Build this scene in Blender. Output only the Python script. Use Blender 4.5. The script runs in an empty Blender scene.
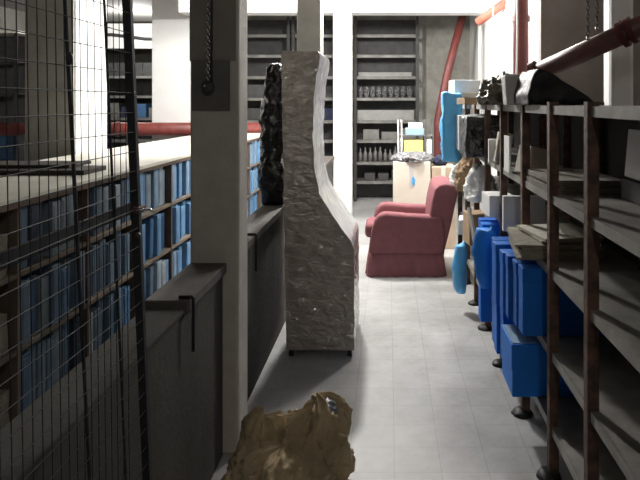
import bpy, bmesh, math, random
from mathutils import Vector, Matrix, noise
random.seed(11)
SC = bpy.context.scene
COL = SC.collection
F = 640.0; VX, VY, H = 388.0, 103.0, 1.65      # projection of the photograph: focal length in px, vanishing point, eye height
def PX(px, Y): return (px - VX) * Y / F
def PZ(py, Y): return H - (py - VY) * Y / F

# ------------------------------------------------------------------ materials
MATS = {}
def mat(name, col, rough=0.6, metal=0.0, var=0.25, scale=6.0, bump=0.0, bscale=40.0, col2=None, coat=0.0, spec=0.5, stretch=(1, 1, 1), dirt=0.0):
    if name in MATS: return MATS[name]
    m = bpy.data.materials.new(name); m.use_nodes = True
    nt = m.node_tree; n = nt.nodes; l = nt.links
    b = n['Principled BSDF']
    b.inputs['Roughness'].default_value = rough
    b.inputs['Metallic'].default_value = metal
    b.inputs['Specular IOR Level'].default_value = spec
    b.inputs['Coat Weight'].default_value = coat
    tc = n.new('ShaderNodeTexCoord'); mp = n.new('ShaderNodeMapping')
    mp.inputs['Scale'].default_value = stretch
    l.new(tc.outputs['Object'], mp.inputs['Vector'])
    nz = n.new('ShaderNodeTexNoise'); nz.inputs['Scale'].default_value = scale; nz.inputs['Detail'].default_value = 6
    l.new(mp.outputs['Vector'], nz.inputs['Vector'])
    rp = n.new('ShaderNodeValToRGB')
    c2 = col2 if col2 else tuple(c * (1 - var) for c in col)
    rp.color_ramp.elements[0].position = 0.35; rp.color_ramp.elements[1].position = 0.65
    rp.color_ramp.elements[0].color = (*c2, 1); rp.color_ramp.elements[1].color = (*col, 1)
    l.new(nz.outputs['Fac'], rp.inputs['Fac'])
    out = rp.outputs['Color']
    if dirt > 0:
        n2 = n.new('ShaderNodeTexNoise'); n2.inputs['Scale'].default_value = scale * 0.35; n2.inputs['Detail'].default_value = 8
        n2.inputs['Roughness'].default_value = 0.7
        l.new(mp.outputs['Vector'], n2.inputs['Vector'])
        mr = n.new('ShaderNodeMapRange'); mr.inputs[1].default_value = 0.45; mr.inputs[2].default_value = 0.7
        mr.inputs[3].default_value = 0; mr.inputs[4].default_value = dirt
        l.new(n2.outputs['Fac'], mr.inputs[0])
        mx = n.new('ShaderNodeMixRGB'); mx.blend_type = 'MULTIPLY'; mx.inputs['Color2'].default_value = (0.45, 0.40, 0.33, 1)
        l.new(mr.outputs[0], mx.inputs['Fac']); l.new(out, mx.inputs['Color1']); out = mx.outputs['Color']
    l.new(out, b.inputs['Base Color'])
    if bump > 0:
        nb = n.new('ShaderNodeTexNoise'); nb.inputs['Scale'].default_value = bscale; nb.inputs['Detail'].default_value = 4
        l.new(mp.outputs['Vector'], nb.inputs['Vector'])
        bp = n.new('ShaderNodeBump'); bp.inputs['Strength'].default_value = bump; bp.inputs['Distance'].default_value = 0.02
        l.new(nb.outputs['Fac'], bp.inputs['Height']); l.new(bp.outputs['Normal'], b.inputs['Normal'])
    MATS[name] = m
    return m

def floor_material():
    m = bpy.data.materials.new('floor_tiles'); m.use_nodes = True
    nt = m.node_tree; n = nt.nodes; l = nt.links; b = n['Principled BSDF']
    tc = n.new('ShaderNodeTexCoord'); mp = n.new('ShaderNodeMapping'); mp.inputs['Location'].default_value = (0.115, 0.06, 0)
    l.new(tc.outputs['Object'], mp.inputs['Vector'])
    br = n.new('ShaderNodeTexBrick'); br.offset = 0.0; br.squash = 1.0
    br.inputs['Scale'].default_value = 1.0; br.inputs['Brick Width'].default_value = 0.21; br.inputs['Row Height'].default_value = 0.21
    br.inputs['Mortar Size'].default_value = 0.002; br.inputs['Mortar Smooth'].default_value = 0.3
    br.inputs['Color1'].default_value = (0.50, 0.50, 0.50, 1); br.inputs['Color2'].default_value = (0.455, 0.46, 0.465, 1)
    br.inputs['Mortar'].default_value = (0.34, 0.34, 0.335, 1)
    l.new(mp.outputs['Vector'], br.inputs['Vector'])
    nz = n.new('ShaderNodeTexNoise'); nz.inputs['Scale'].default_value = 5; nz.inputs['Detail'].default_value = 9; nz.inputs['Roughness'].default_value = 0.7
    l.new(tc.outputs['Object'], nz.inputs['Vector'])
    rp = n.new('ShaderNodeValToRGB'); rp.color_ramp.elements[0].position = 0.3; rp.color_ramp.elements[1].position = 0.6
    rp.color_ramp.elements[0].color = (0.72, 0.71, 0.69, 1); rp.color_ramp.elements[1].color = (1, 1, 1, 1)
    l.new(nz.outputs['Fac'], rp.inputs['Fac'])
    mx = n.new('ShaderNodeMixRGB'); mx.blend_type = 'MULTIPLY'; mx.inputs['Fac'].default_value = 1
    l.new(br.outputs['Color'], mx.inputs['Color1']); l.new(rp.outputs['Color'], mx.inputs['Color2'])
    l.new(mx.outputs['Color'], b.inputs['Base Color'])
    mr = n.new('ShaderNodeMapRange'); mr.inputs[3].default_value = 0.36; mr.inputs[4].default_value = 0.58
    l.new(nz.outputs['Fac'], mr.inputs[0]); l.new(mr.outputs[0], b.inputs['Roughness'])
    bp = n.new('ShaderNodeBump'); bp.inputs['Strength'].default_value = 0.15; bp.inputs['Distance'].default_value = 0.004; bp.invert = True
    l.new(br.outputs['Fac'], bp.inputs['Height']); l.new(bp.outputs['Normal'], b.inputs['Normal'])
    return m

def wrap_material(name, base, base2, scale, white=0.16, rough=0.16, bump=0.75, zs=2.2, coat=0.5, crough=0.1, cior=1.5):
    # cior: refractive index of the film
    # goods wound in clear stretch film: gloss, crossing creases, cloudy folds
    m = bpy.data.materials.new(name); m.use_nodes = True
    nt = m.node_tree; n = nt.nodes; l = nt.links; b = n['Principled BSDF']
    tc = n.new('ShaderNodeTexCoord'); mp = n.new('ShaderNodeMapping'); mp.inputs['Scale'].default_value = (1.0, 1.0, zs)
    l.new(tc.outputs['Object'], mp.inputs['Vector'])
    nz = n.new('ShaderNodeTexNoise'); nz.inputs['Scale'].default_value = scale; nz.inputs['Detail'].default_value = 7
    nz.inputs['Distortion'].default_value = 1.6
    l.new(mp.outputs['Vector'], nz.inputs['Vector'])
    vo = n.new('ShaderNodeTexVoronoi'); vo.feature = 'DISTANCE_TO_EDGE'; vo.inputs['Scale'].default_value = scale * 1.5
    l.new(mp.outputs['Vector'], vo.inputs['Vector'])
    rp = n.new('ShaderNodeValToRGB'); rp.color_ramp.elements[0].position = 0.4; rp.color_ramp.elements[1].position = 0.7
    rp.color_ramp.elements[0].color = (*base2, 1); rp.color_ramp.elements[1].color = (*base, 1)
    l.new(nz.outputs['Fac'], rp.inputs['Fac'])
    cr = n.new('ShaderNodeValToRGB'); cr.color_ramp.elements[0].position = 0.0; cr.color_ramp.elements[1].position = 0.05
    cr.color_ramp.elements[0].color = (1, 1, 1, 1); cr.color_ramp.elements[1].color = (0, 0, 0, 1)
    l.new(vo.outputs['Distance'], cr.inputs['Fac'])
    sc = n.new('ShaderNodeMath'); sc.operation = 'MULTIPLY'; sc.inputs[1].default_value = white
    l.new(cr.outputs['Color'], sc.inputs[0])
    mx = n.new('ShaderNodeMixRGB'); mx.inputs['Color2'].default_value = (0.8, 0.8, 0.8, 1)
    l.new(sc.outputs[0], mx.inputs['Fac']); l.new(rp.outputs['Color'], mx.inputs['Color1'])
    l.new(mx.outputs['Color'], b.inputs['Base Color'])
    b.inputs['Roughness'].default_value = rough; b.inputs['Specular IOR Level'].default_value = 0.7
    b.inputs['Coat Weight'].default_value = coat; b.inputs['Coat Roughness'].default_value = crough; b.inputs['Coat IOR'].default_value = cior
    nb = n.new('ShaderNodeTexNoise'); nb.inputs['Scale'].default_value = scale * 2.2; nb.inputs['Detail'].default_value = 2.0
    nb.inputs['Distortion'].default_value = 0.9
    l.new(mp.outputs['Vector'], nb.inputs['Vector'])
    ad = n.new('ShaderNodeMath'); ad.operation = 'ADD'
    l.new(nb.outputs['Fac'], ad.inputs[0]); l.new(vo.outputs['Distance'], ad.inputs[1])
    bp = n.new('ShaderNodeBump'); bp.inputs['Strength'].default_value = bump; bp.inputs['Distance'].default_value = 0.03
    l.new(ad.outputs[0], bp.inputs['Height']); l.new(bp.outputs['Normal'], b.inputs['Coat Normal'])
    if coat < 1: l.new(bp.outputs['Normal'], b.inputs['Normal'])
    return m

M_floor = floor_material()
M_wall = mat('wall_plaster', (0.42, 0.40, 0.36), 0.9, var=0.25, scale=2.5, bump=0.15, bscale=30, dirt=0.5)
M_wallwhite = mat('white_wall', (0.86, 0.86, 0.84), 0.8, var=0.06, scale=3)
M_white = mat('white_paint', (0.88, 0.88, 0.87), 0.7, var=0.05, scale=4)
M_brown = mat('brown_partition', (0.31, 0.27, 0.245), 0.85, var=0.2, scale=3, dirt=0.4)
M_conc = mat('concrete', (0.36, 0.35, 0.32), 0.9, var=0.22, scale=7, bump=0.2, bscale=50, dirt=0.5)
M_upper = mat('upper_paint', (0.26, 0.245, 0.215), 0.8, var=0.12, scale=8, bump=0.1)
M_patch = mat('dark_patch', (0.16, 0.15, 0.135), 0.8, var=0.15, scale=12, bump=0.15)
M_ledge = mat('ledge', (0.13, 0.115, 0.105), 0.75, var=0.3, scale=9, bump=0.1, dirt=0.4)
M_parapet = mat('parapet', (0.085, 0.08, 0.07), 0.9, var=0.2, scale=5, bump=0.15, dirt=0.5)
M_ceil = mat('ceiling', (0.22, 0.215, 0.20), 0.9, var=0.15, scale=2)
M_darkwall = mat('dark_wall', (0.15, 0.145, 0.13), 0.9, var=0.3, scale=2.0, dirt=0.5)
M_iron = mat('rusty_angle_iron', (0.19, 0.10, 0.07), 0.65, metal=0.2, var=0.4, scale=20, bump=0.15, col2=(0.07, 0.045, 0.038))
M_shelf = mat('shelf_sheet', (0.35, 0.34, 0.315), 0.55, metal=0.15, var=0.3, scale=7, dirt=0.7)
M_back = mat('shelf_back', (0.025, 0.024, 0.023), 0.8, var=0.3, scale=5)
M_black = mat('black_rubber', (0.012, 0.012, 0.012), 0.6, var=0.3)
M_wire = mat('dark_wire', (0.02, 0.022, 0.026), 0.7, metal=0.0, var=0.3, scale=30)
M_red = mat('red_pipe', (0.25, 0.06, 0.05), 0.45, var=0.3, scale=9, dirt=0.5)
M_redd = mat('dark_red_pipe', (0.17, 0.04, 0.035), 0.5, var=0.3, scale=9, dirt=0.5)
M_dull = mat('dull_red_pipe', (0.21, 0.095, 0.095), 0.45, var=0.3, scale=7, dirt=0.5)
M_orange = mat('orange_pipe', (0.50, 0.16, 0.11), 0.5, var=0.2, scale=9)
M_cream = mat('cream_board', (0.72, 0.70, 0.62), 0.6, var=0.12, scale=4, dirt=0.25)
M_wood = mat('dark_wood', (0.13, 0.085, 0.06), 0.7, var=0.4, scale=10, stretch=(1, 0.2, 1))
M_post = mat('pale_wood', (0.20, 0.16, 0.12), 0.7, var=0.3, scale=10, stretch=(1, 1, 0.2))
M_plank = mat('grey_plank', (0.06, 0.052, 0.045), 0.8, var=0.35, scale=12, stretch=(0.2, 1, 1))
M_paper = mat('paper', (0.72, 0.68, 0.58), 0.85, var=0.2, scale=30, stretch=(1, 1, 6))
M_oldpaper = mat('old_paper', (0.36, 0.33, 0.27), 0.9, var=0.3, scale=25, stretch=(1, 1, 8))
M_whitep = mat('white_paper', (0.86, 0.86, 0.84), 0.8, var=0.08, scale=12)
M_card = mat('cardboard', (0.42, 0.29, 0.17), 0.85, var=0.2, scale=6)
M_carton = mat('cream_carton', (0.84, 0.79, 0.68), 0.8, var=0.08, scale=4)
M_tan = mat('tan_sack', (0.64, 0.51, 0.33), 0.95, var=0.25, scale=7, spec=.15, bump=0.3, bscale=26, dirt=0.5)
M_greyplastic = mat('grey_plastic', (0.30, 0.31, 0.34), 0.35, var=0.3, scale=14, bump=0.4)
M_mauve = mat('mauve_fabric', (0.27, 0.112, 0.125), 0.95, var=0.12, scale=14, bump=0.2, bscale=90, spec=0.2)
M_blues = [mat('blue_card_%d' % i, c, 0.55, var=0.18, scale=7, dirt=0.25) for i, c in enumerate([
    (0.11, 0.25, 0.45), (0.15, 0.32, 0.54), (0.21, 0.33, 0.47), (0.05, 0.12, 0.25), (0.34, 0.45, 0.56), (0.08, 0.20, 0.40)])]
M_blueR = [mat('royal_blue_card_%d' % i, c, 0.6, var=0.12, scale=6, spec=0.2) for i, c in enumerate([
    (0.02, 0.19, 0.72), (0.025, 0.23, 0.82), (0.015, 0.15, 0.60), (0.03, 0.27, 0.88)])]
M_lblue = mat('light_blue_card', (0.28, 0.44, 0.62), 0.5, var=0.12)
M_cyan = mat('cyan_plastic', (0.12, 0.50, 0.92), 0.4, var=0.12, scale=8, bump=0.2, bscale=25)
M_steel = mat('grey_steel', (0.22, 0.22, 0.21), 0.55, metal=0.25, var=0.3, scale=8, dirt=0.5)
M_steeld = mat('dark_steel', (0.06, 0.06, 0.06), 0.6, metal=0.2, var=0.3, scale=8)
M_chrome = mat('bright_metal', (0.6, 0.6, 0.6), 0.25, metal=0.9, var=0.2, scale=20)
M_yellow = mat('yellow_paper', (0.80, 0.62, 0.22), 0.7, var=0.1)
M_navy = mat('navy_cloth', (0.02, 0.025, 0.06), 0.9, var=0.3)
M_cable = mat('pale_cable', (0.66, 0.65, 0.63), 0.5, var=0.1)
M_wrap = wrap_material('stretch_film', (0.36, 0.305, 0.26), (0.29, 0.245, 0.205), 4.5, white=.05, rough=.4, bump=1.0, zs=2.0, coat=1.0, crough=.07, cior=2.2)
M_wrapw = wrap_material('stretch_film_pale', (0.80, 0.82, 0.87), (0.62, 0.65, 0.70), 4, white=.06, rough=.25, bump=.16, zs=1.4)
M_blackbag = wrap_material('black_film', (0.012, 0.012, 0.016), (0.004, 0.004, 0.006), 8, white=0.0, rough=0.3, bump=.45, zs=1.2, crough=.2)
M_blackmatte = mat('black_sheeting', (0.014, 0.014, 0.017), 0.5, var=.3, scale=10, bump=.3, bscale=18, spec=.3)
M_clearbag = wrap_material('cloudy_film', (0.30, 0.30, 0.31), (0.08, 0.08, 0.09), 14, white=0.3, rough=0.2)

# ------------------------------------------------------------------ geometry helpers
def NB(): return bmesh.new()
def add_box(bm, x0, x1, y0, y1, z0, z1, M=None):
    r = bmesh.ops.create_cube(bm, size=1.0)
    T = Matrix.Translation(((x0 + x1) / 2, (y0 + y1) / 2, (z0 + z1) / 2)) @ Matrix.Diagonal((abs(x1 - x0), abs(y1 - y0), abs(z1 - z0), 1))
    if M: T = M @ T
    bmesh.ops.transform(bm, matrix=T, verts=r['verts'])
    return r['verts']
def add_tube(bm, pts, r, seg=8, cap=True):
    pts = [Vector(p) for p in pts]; rings = []
    N = len(pts)
    for i, p in enumerate(pts):
        d = (pts[min(i + 1, N - 1)] - pts[max(i - 1, 0)]).normalized()
        up = Vector((0, 0, 1)) if abs(d.z) < 0.9 else Vector((1, 0, 0))
        a = d.cross(up).normalized(); b = d.cross(a).normalized()
        rr = r[i] if isinstance(r, (list, tuple)) else r
        rings.append([bm.verts.new(p + (a * math.cos(2 * math.pi * k / seg) + b * math.sin(2 * math.pi * k / seg)) * rr) for k in range(seg)])
    for i in range(N - 1):
        for k in range(seg):
            bm.faces.new((rings[i][k], rings[i][(k + 1) % seg], rings[i + 1][(k + 1) % seg], rings[i + 1][k]))
    if cap:
        bm.faces.new(rings[0][::-1]); bm.faces.new(rings[-1])
def add_prism(bm, poly, y0, y1):     # poly in x,z extruded along y
    a = [bm.verts.new((x, y0, z)) for x, z in poly]; b = [bm.verts.new((x, y1, z)) for x, z in poly]
    n = len(poly)
    bm.faces.new(a); bm.faces.new(b[::-1])
    for i in range(n): bm.faces.new((a[i], b[i], b[(i + 1) % n], a[(i + 1) % n]))
def add_blob(bm, cx, cy, cz, rx, ry, rz, sub=3, amp=0.0, freq=3.0, seed=0.0, floor=None, ridge=False, power=1.0):
    r = bmesh.ops.create_icosphere(bm, subdivisions=sub, radius=1.0)
    for v in r['verts']:
        d = v.co.copy()
        if power != 1.0: d = Vector([math.copysign(abs(c) ** power, c) for c in d])
        o = Vector((seed, seed * 1.7, -seed))
        if ridge:
            k = 0; a = amp; f = freq
            for _ in range(4):
                k += a * (0.5 - abs(noise.noise(v.co * f + o))) * 2; a *= 0.55; f *= 2.0; o = o + Vector((3, 7, 1))
        else:
            k = amp * noise.fractal(v.co * freq + o, 0.8, 2.0, 4)
        d = d * (1 + k)
        v.co = Vector((cx + d.x * rx, cy + d.y * ry, cz + d.z * rz))
        if floor is not None and v.co.z < floor: v.co.z = floor
def subdivide(bm, n=1, maxlen=None):
    if maxlen:
        for _ in range(6):
            es = [e for e in bm.edges if e.calc_length() > maxlen]
            if not es: break
            bmesh.ops.subdivide_edges(bm, edges=es, cuts=1, use_grid_fill=True)
        bmesh.ops.triangulate(bm, faces=bm.faces[:])
    else:
        bmesh.ops.subdivide_edges(bm, edges=bm.edges[:], cuts=n, use_grid_fill=True)
def crumple(bm, amp, freq, seed=0.0, zmin=None):
    bm.normal_update()
    for v in bm.verts:
        k = noise.fractal(v.co * freq + Vector((seed, 0, seed)), 0.8, 2.0, 4)
        k2 = 0.5 - abs(noise.noise(v.co * freq * 2.1 + Vector((0, seed, 4))))
        v.co += v.normal * amp * (k + k2)
        if zmin is not None and v.co.z < zmin: v.co.z = zmin

def wloc(o):
    v = Vector((0, 0, 0))
    while o is not None:
        v += o.location; o = o.parent
    return v
def obj(name, bm, m, parent=None, smooth=False, bevel=0.0, seg=2, sub=0, base=None, flat_angle=None):
    bmesh.ops.recalc_face_normals(bm, faces=bm.faces[:])
    if parent is not None:
        off = wloc(parent); loc = Vector((0, 0, 0))
    else:
        xs = [v.co.x for v in bm.verts]; ys = [v.co.y for v in bm.verts]; zs = [v.co.z for v in bm.verts]
        off = Vector(base) if base else Vector(((min(xs) + max(xs)) / 2, (min(ys) + max(ys)) / 2, min(zs)))
        loc = off
    bmesh.ops.translate(bm, vec=-off, verts=bm.verts[:])
    me = bpy.data.meshes.new(name); bm.to_mesh(me); bm.free()
    o = bpy.data.objects.new(name, me); COL.objects.link(o)
    o.location = loc
    if parent is not None: o.parent = parent
    me.materials.append(m)
    if smooth:
        for p in me.polygons: p.use_smooth = True
    if bevel > 0:
        md = o.modifiers.new('bevel', 'BEVEL'); md.width = bevel; md.segments = seg; md.limit_method = 'ANGLE'
    if sub > 0:
        md = o.modifiers.new('sub', 'SUBSURF'); md.levels = sub; md.render_levels = sub
    return o
def tag(o, label, cat, group=None, kind=None):
    o['label'] = label; o['category'] = cat
    if group: o['group'] = group
    if kind: o['kind'] = kind
    return o
def thing(name, label, cat, loc, group=None):
    o = bpy.data.objects.new(name, None); COL.objects.link(o); o.location = loc; o.empty_display_size = 0.1
    return tag(o, label, cat, group)
def struct(name, bm, m, label=None, cat=None, bevel=0.0):
    o = obj(name, bm, m, bevel=bevel); o['kind'] = 'structure'
    if label: o['label'] = label; o['category'] = cat
    return o
def B(*a):
    bm = NB(); add_box(bm, *a); return bm
ORD = ['first', 'second', 'third', 'fourth', 'fifth', 'sixth', 'seventh', 'eighth', 'ninth', 'tenth', 'eleventh', 'twelfth']

# ------------------------------------------------------------------ setting
XL, XR, YB, YF, ZC = -7.0, 2.25, -1.6, 15.0, 3.4
struct('floor', B(XL, XR, YB, YF, -0.1, 0.0), M_floor, 'worn pale grey tiled floor of the aisle', 'floor')
struct('ceiling', B(XL - .1, XR + .1, YB - .1, YF + .1, ZC, ZC + 0.1), M_ceil, 'plain concrete ceiling over the store', 'ceiling')
struct('wall_left', B(XL - .1, XL, YB, YF, 0, ZC), M_darkwall, 'dim plaster wall far beyond the long bookcase', 'wall')
struct('wall_near', B(XL, XR, YB - .1, YB, 0, ZC), M_darkwall, 'plain wall closing the store at the near end', 'wall')
struct('wall_right', B(XR, XR + .1, YB, 5.5, 0, ZC), M_brown, 'dim brownish wall behind the right shelving', 'wall')
struct('wall_partition', B(1.29, XR, 5.4, 5.5, 0, ZC), M_brown, 'brownish grey partition wall behind the big red pipe', 'wall')
struct('wall_side', B(1.45, 1.55, 5.5, YF, 0, ZC), M_wallwhite, 'bright white wall beside the upright red pipe', 'wall')
struct('wall_back', B(-2.75, 1.45, 11.35, 11.45, 0, ZC), M_conc, 'grey wall behind the far steel racks', 'wall')
struct('wall_far', B(XL, 1.45, YF, YF + .1, 0, ZC), M_darkwall, 'dark wall at the far left end of the store', 'wall')
struct('trim_1', B(-2.95, 1.45, 9.02, 9.36, 2.93, ZC), M_white, 'bright white beam across the aisle below the ceiling', 'beam')
struct('trim_2', B(XL, -3.0, 13.7, 14.0, 2.82, 3.35), M_white, 'white beam far beyond the wire gate', 'beam')

# pillars
PY = 3.0
bm = NB(); add_box(bm, -.93, -.70, PY, PY + .2, 0, ZC)
p1 = struct('pillar', bm, mat('pale_concrete', (0.60, 0.585, 0.53), 0.85, var=0.15, scale=6, bump=0.12, bscale=40, dirt=0.35), 'grey concrete pillar with a hanging chain, rising from the low wall', 'pillar', bevel=.014)
obj('upper_paint', B(-.9295, -.712, PY - .003, PY + .01, PZ(61, PY), ZC), M_upper, p1)
obj('patch', B(PX(192, PY - .004), PX(230, PY - .004), PY - .006, PY + .01, PZ(111, PY), PZ(60, PY)), M_patch, p1)
bm = NB(); add_tube(bm, [(PX(208, PY), PY - .015, 2.2), (PX(208, PY), PY - .015, PZ(86, PY))], .006, 6)
struct('pillar', B(-.87, -.64, 6.1, 6.33, 0, ZC), MATS['pale_concrete'], 'grey pillar rising behind the film-wrapped tall cabinet', 'pillar', bevel=.01)
struct('pillar', B(-.775, -.515, 9.05, 9.35, 0, 2.93), M_white, 'slim bright white pillar carrying the white beam', 'pillar', bevel=.01)
pc = struct('pillar', B(-3.2, -2.75, 5.64, 6.27, 0, ZC), M_wallwhite, 'broad pillar behind the wire gate with one bright white side', 'pillar', bevel=.01)
obj('shaded_face', B(-3.19, -2.765, 5.625, 5.642, 1.0, ZC), MATS['pale_concrete'], pc)  # greyer slab: the shade on the near face put into its colour
struct('pillar', B(-3.64, -3.03, 9.86, 10.2, 0, ZC), M_white, 'bright white pillar left of the chain-hung grey pillar', 'pillar', bevel=.01)
struct('pillar', B(1.46, 1.62, 4.2, 4.36, 0, ZC), M_white, 'slender pale pillar behind the right shelving top', 'pillar', bevel=.03)

# low wall with ledge
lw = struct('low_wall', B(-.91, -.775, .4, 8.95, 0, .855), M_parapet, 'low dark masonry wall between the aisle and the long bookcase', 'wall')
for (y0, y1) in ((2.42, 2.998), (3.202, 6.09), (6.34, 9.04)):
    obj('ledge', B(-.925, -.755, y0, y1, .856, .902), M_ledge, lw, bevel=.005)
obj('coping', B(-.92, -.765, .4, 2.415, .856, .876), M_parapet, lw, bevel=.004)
for yy in (2.45, 3.62):
    bm = NB(); add_tube(bm, [(-.80, yy, .908), (-.75, yy, .908), (-.745, yy, .903), (-.745, yy, .70)], .007, 6)
    obj('bracket', bm, M_black, lw, smooth=True)

# ------------------------------------------------------------------ chain with round box on the pillar
t = thing('hanging_chain', 'shiny chain hanging down the grey pillar to a round dark bell', 'chain', (PX(208, 2.97), 2.97, PZ(90, 2.97)))
cx = PX(208, 2.97)
bm = NB()
z = PZ(80, 2.97)
k = 0
while z < 2.12:
    q = 12; R = .007
    ring = [(cx + (R * math.cos(2 * math.pi * i / q) if k % 2 else 0), 2.975 + (0 if k % 2 else R * math.cos(2 * math.pi * i / q)), z + .011 * math.sin(2 * math.pi * i / q)) for i in range(q + 1)]
    add_tube(bm, ring, .0028, 5, cap=False)
    z += .016; k += 1
obj('chain', bm, M_chrome, t, smooth=True)
bm = NB(); bmesh.ops.create_uvsphere(bm, u_segments=20, v_segments=12, radius=.031)
bmesh.ops.transform(bm, matrix=Matrix.Translation((cx, 2.965, PZ(87, 2.97))) @ Matrix.Diagonal((1, .75, 1, 1)), verts=bm.verts[:])
obj('bell', bm, M_steeld, t, smooth=True)
bm = NB(); add_tube(bm, [(cx - .008, 2.945, PZ(86, 2.97)), (cx - .008, 2.935, PZ(86, 2.97))], .007, 10)
obj('button', bm, M_chrome, t, smooth=True)
bm = NB(); add_tube(bm, [(cx + .012, 2.985, PZ(92, 2.97)), (cx + .014, 2.987, 3.38)], .006, 8)
obj('conduit', bm, M_steeld, t, smooth=True)

# ------------------------------------------------------------------ wire mesh gate
XG = -.66
def sh(y, z): return y + (1.91 - z) * .105
t = thing('wire_gate', 'dark welded wire mesh gate with a leaning steel post', 'gate', (XG, 1.2, 0))
zt, zb = 2.35, .03
bm = NB(); y = .72
while y < 1.615:
    add_tube(bm, [(XG, y + .06, zb), (XG, y, zt)], .0011, 5); y += .0335
zz = .06
while zz < zt:
    add_tube(bm, [(XG + .003, sh(.70, zz), zz), (XG + .003, sh(1.62, zz), zz)], .0012, 5); zz += .0505
ms = obj('mesh_panel', bm, M_wire, t)
def bar(y, w, name):
    bm = NB()
    vs = add_box(bm, XG - w / 2 - .004, XG + w / 2 - .004, y - w / 2, y + w / 2, 0.0, zt + .02)
    for v in vs: v.co.y += (1.91 - v.co.z) * .105
    obj(name, bm, M_wire, t, bevel=.002)
bar(1.63, .021, 'post'); bar(1.31, .007, 'stiffener'); bar(1.495, .006, 'stiffener'); bar(.72, .026, 'post')
for zz in (zt, .05):
    bm = NB(); add_tube(bm, [(XG - .004, sh(.72, zz), zz), (XG - .004, sh(1.63, zz), zz)], .012, 8); obj('rail', bm, M_wire, t, smooth=True)
bm = NB(); vs = add_box(bm, XG - .012, XG - .004, .74, 1.63, 1.362, 1.392)
for v in vs: v.co.y += (1.91 - v.co.z) * .105
obj('rail', bm, M_wire, t)
yl = sh(1.63, 1.36)
lt = obj('latch', B(XG - .03, XG + .012, yl - .022, yl + .03, PZ(213, yl), PZ(206, yl)), M_iron, t, bevel=.003)
bm = NB(); add_tube(bm, [(XG + .005, yl - .03, PZ(208, yl)), (XG + .035, yl - .01, PZ(209, yl)), (XG + .03, yl + .03, PZ(213, yl))], .004, 6); obj('bolt', bm, M_chrome, lt, smooth=True)
bm = NB(); add_tube(bm, [(XG + .004, sh(1.63, 1.28) - .014, PZ(234, 1.7)), (XG + .004, sh(1.63, 1.28) - .026, PZ(234, 1.7))], .008, 10); obj('eyelet', bm, M_steeld, t, smooth=True)
bm = NB(); add_blob(bm, XG, sh(1.31, 1.76), PZ(58, 1.32), .007, .01, .014, 2, .1); obj('wire_tie', bm, M_wire, t, smooth=True)

# ------------------------------------------------------------------ long bookcase on the left
XB = -1.75
DIV = [1.57, 2.30, 3.03, 3.73, 4.43, 5.17, 5.90, 6.63, 7.36, 8.09, 8.80, 9.5]
ZS = [1.205, .845, .485, .125]       # undersides measured as front-edge heights
bc = thing('bookcase', 'long open bookcase with a cream top, filled with blue archive boxes', 'bookcase', (XB - .3, 5.5, 0))
obj('top', B(XB - .97, XB + .012, 1.55, 9.52, 1.18, 1.205), M_cream, bc, bevel=.003)
obj('top_edge', B(XB - .005, XB + .008, 1.55, 9.52, 1.155, 1.179), M_wood, bc)
for z in ZS[1:]:
    obj('shelf', B(XB - .42, XB, 1.57, 9.5, z - .025, z), M_post, bc, bevel=.002)
for i, y in enumerate(DIV):
    obj('upright', B(XB - .42, XB + .004, y - .013, y + .013, 0, 1.155), M_post if i < 3 else M_wood, bc, bevel=.002)
obj('back_panel', B(XB - .46, XB - .43, 1.57, 9.5, 0, 1.175), M_back, bc)

# prototype archive box: body, spine label, lid fold
def archive_mesh(name, th, h, d):
    bm = NB(); add_box(bm, -d, 0, -th / 2, th / 2, 0, h)
    add_box(bm, -d + .01, .0025, -th / 2 + .012, th / 2 - .012, h * .06, h * .94)     # raised spine panel
    me = bpy.data.meshes.new(name)
    bmesh.ops.recalc_face_normals(bm, faces=bm.faces[:])
    bm.to_mesh(me); bm.free(); return me
ARCH = {}
def archive_box(x, y, z, th, h, d, mi, lean, label, group):
    key = (round(th, 3), round(h, 2), mi)
    if key not in ARCH:
        me = archive_mesh('archive_box', th, h, d); me.materials.append(M_blues[mi]); ARCH[key] = me
    o = bpy.data.objects.new('archive_box', ARCH[key]); COL.objects.link(o)
    a = math.radians(lean)
    o.rotation_euler = (a, 0, 0)
    dz = math.sin(abs(a)) * th / 2
    o.location = (x, y, z + dz + .001)
    md = o.modifiers.new('bevel', 'BEVEL'); md.width = .004; md.segments = 2
    tag(o, label, 'archive box', group)
    return o
rows = ['top row', 'middle row', 'bottom row']
bays = {2: 'bay below the grey planks', 3: 'second bay left of the leaning gate post',
        4: 'bay right behind the leaning gate post', 5: 'bay touching the grey pillar on its left',
        8: 'first bay showing right of the grey pillar', 9: 'second bay showing right of the grey pillar', 10: 'bay beside the black wrapped bundle'}
bays[2] = 'bay under the planks'; bays[3] = 'bay between planks and gate post'; bays[4] = 'bay just past the gate post'
bays[5] = 'bay left of the chained pillar'; bays[8] = 'first bay right of the chained pillar'; bays[9] = 'second bay right of chained pillar'; bays[10] = 'bay nearest the black bundle'
M_dimmed = [mat('dimmed_blue_card_%d' % i, c, 0.65, var=0.3, scale=9, dirt=0.5) for i, c in enumerate([
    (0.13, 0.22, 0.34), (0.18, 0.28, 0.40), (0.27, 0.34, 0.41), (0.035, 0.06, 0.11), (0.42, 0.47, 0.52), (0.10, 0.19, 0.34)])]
NBL = len(M_blues); M_blues += M_dimmed  # duller blues: the weaker light on near bays put into the card colour
rnd = random.Random(5)
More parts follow.
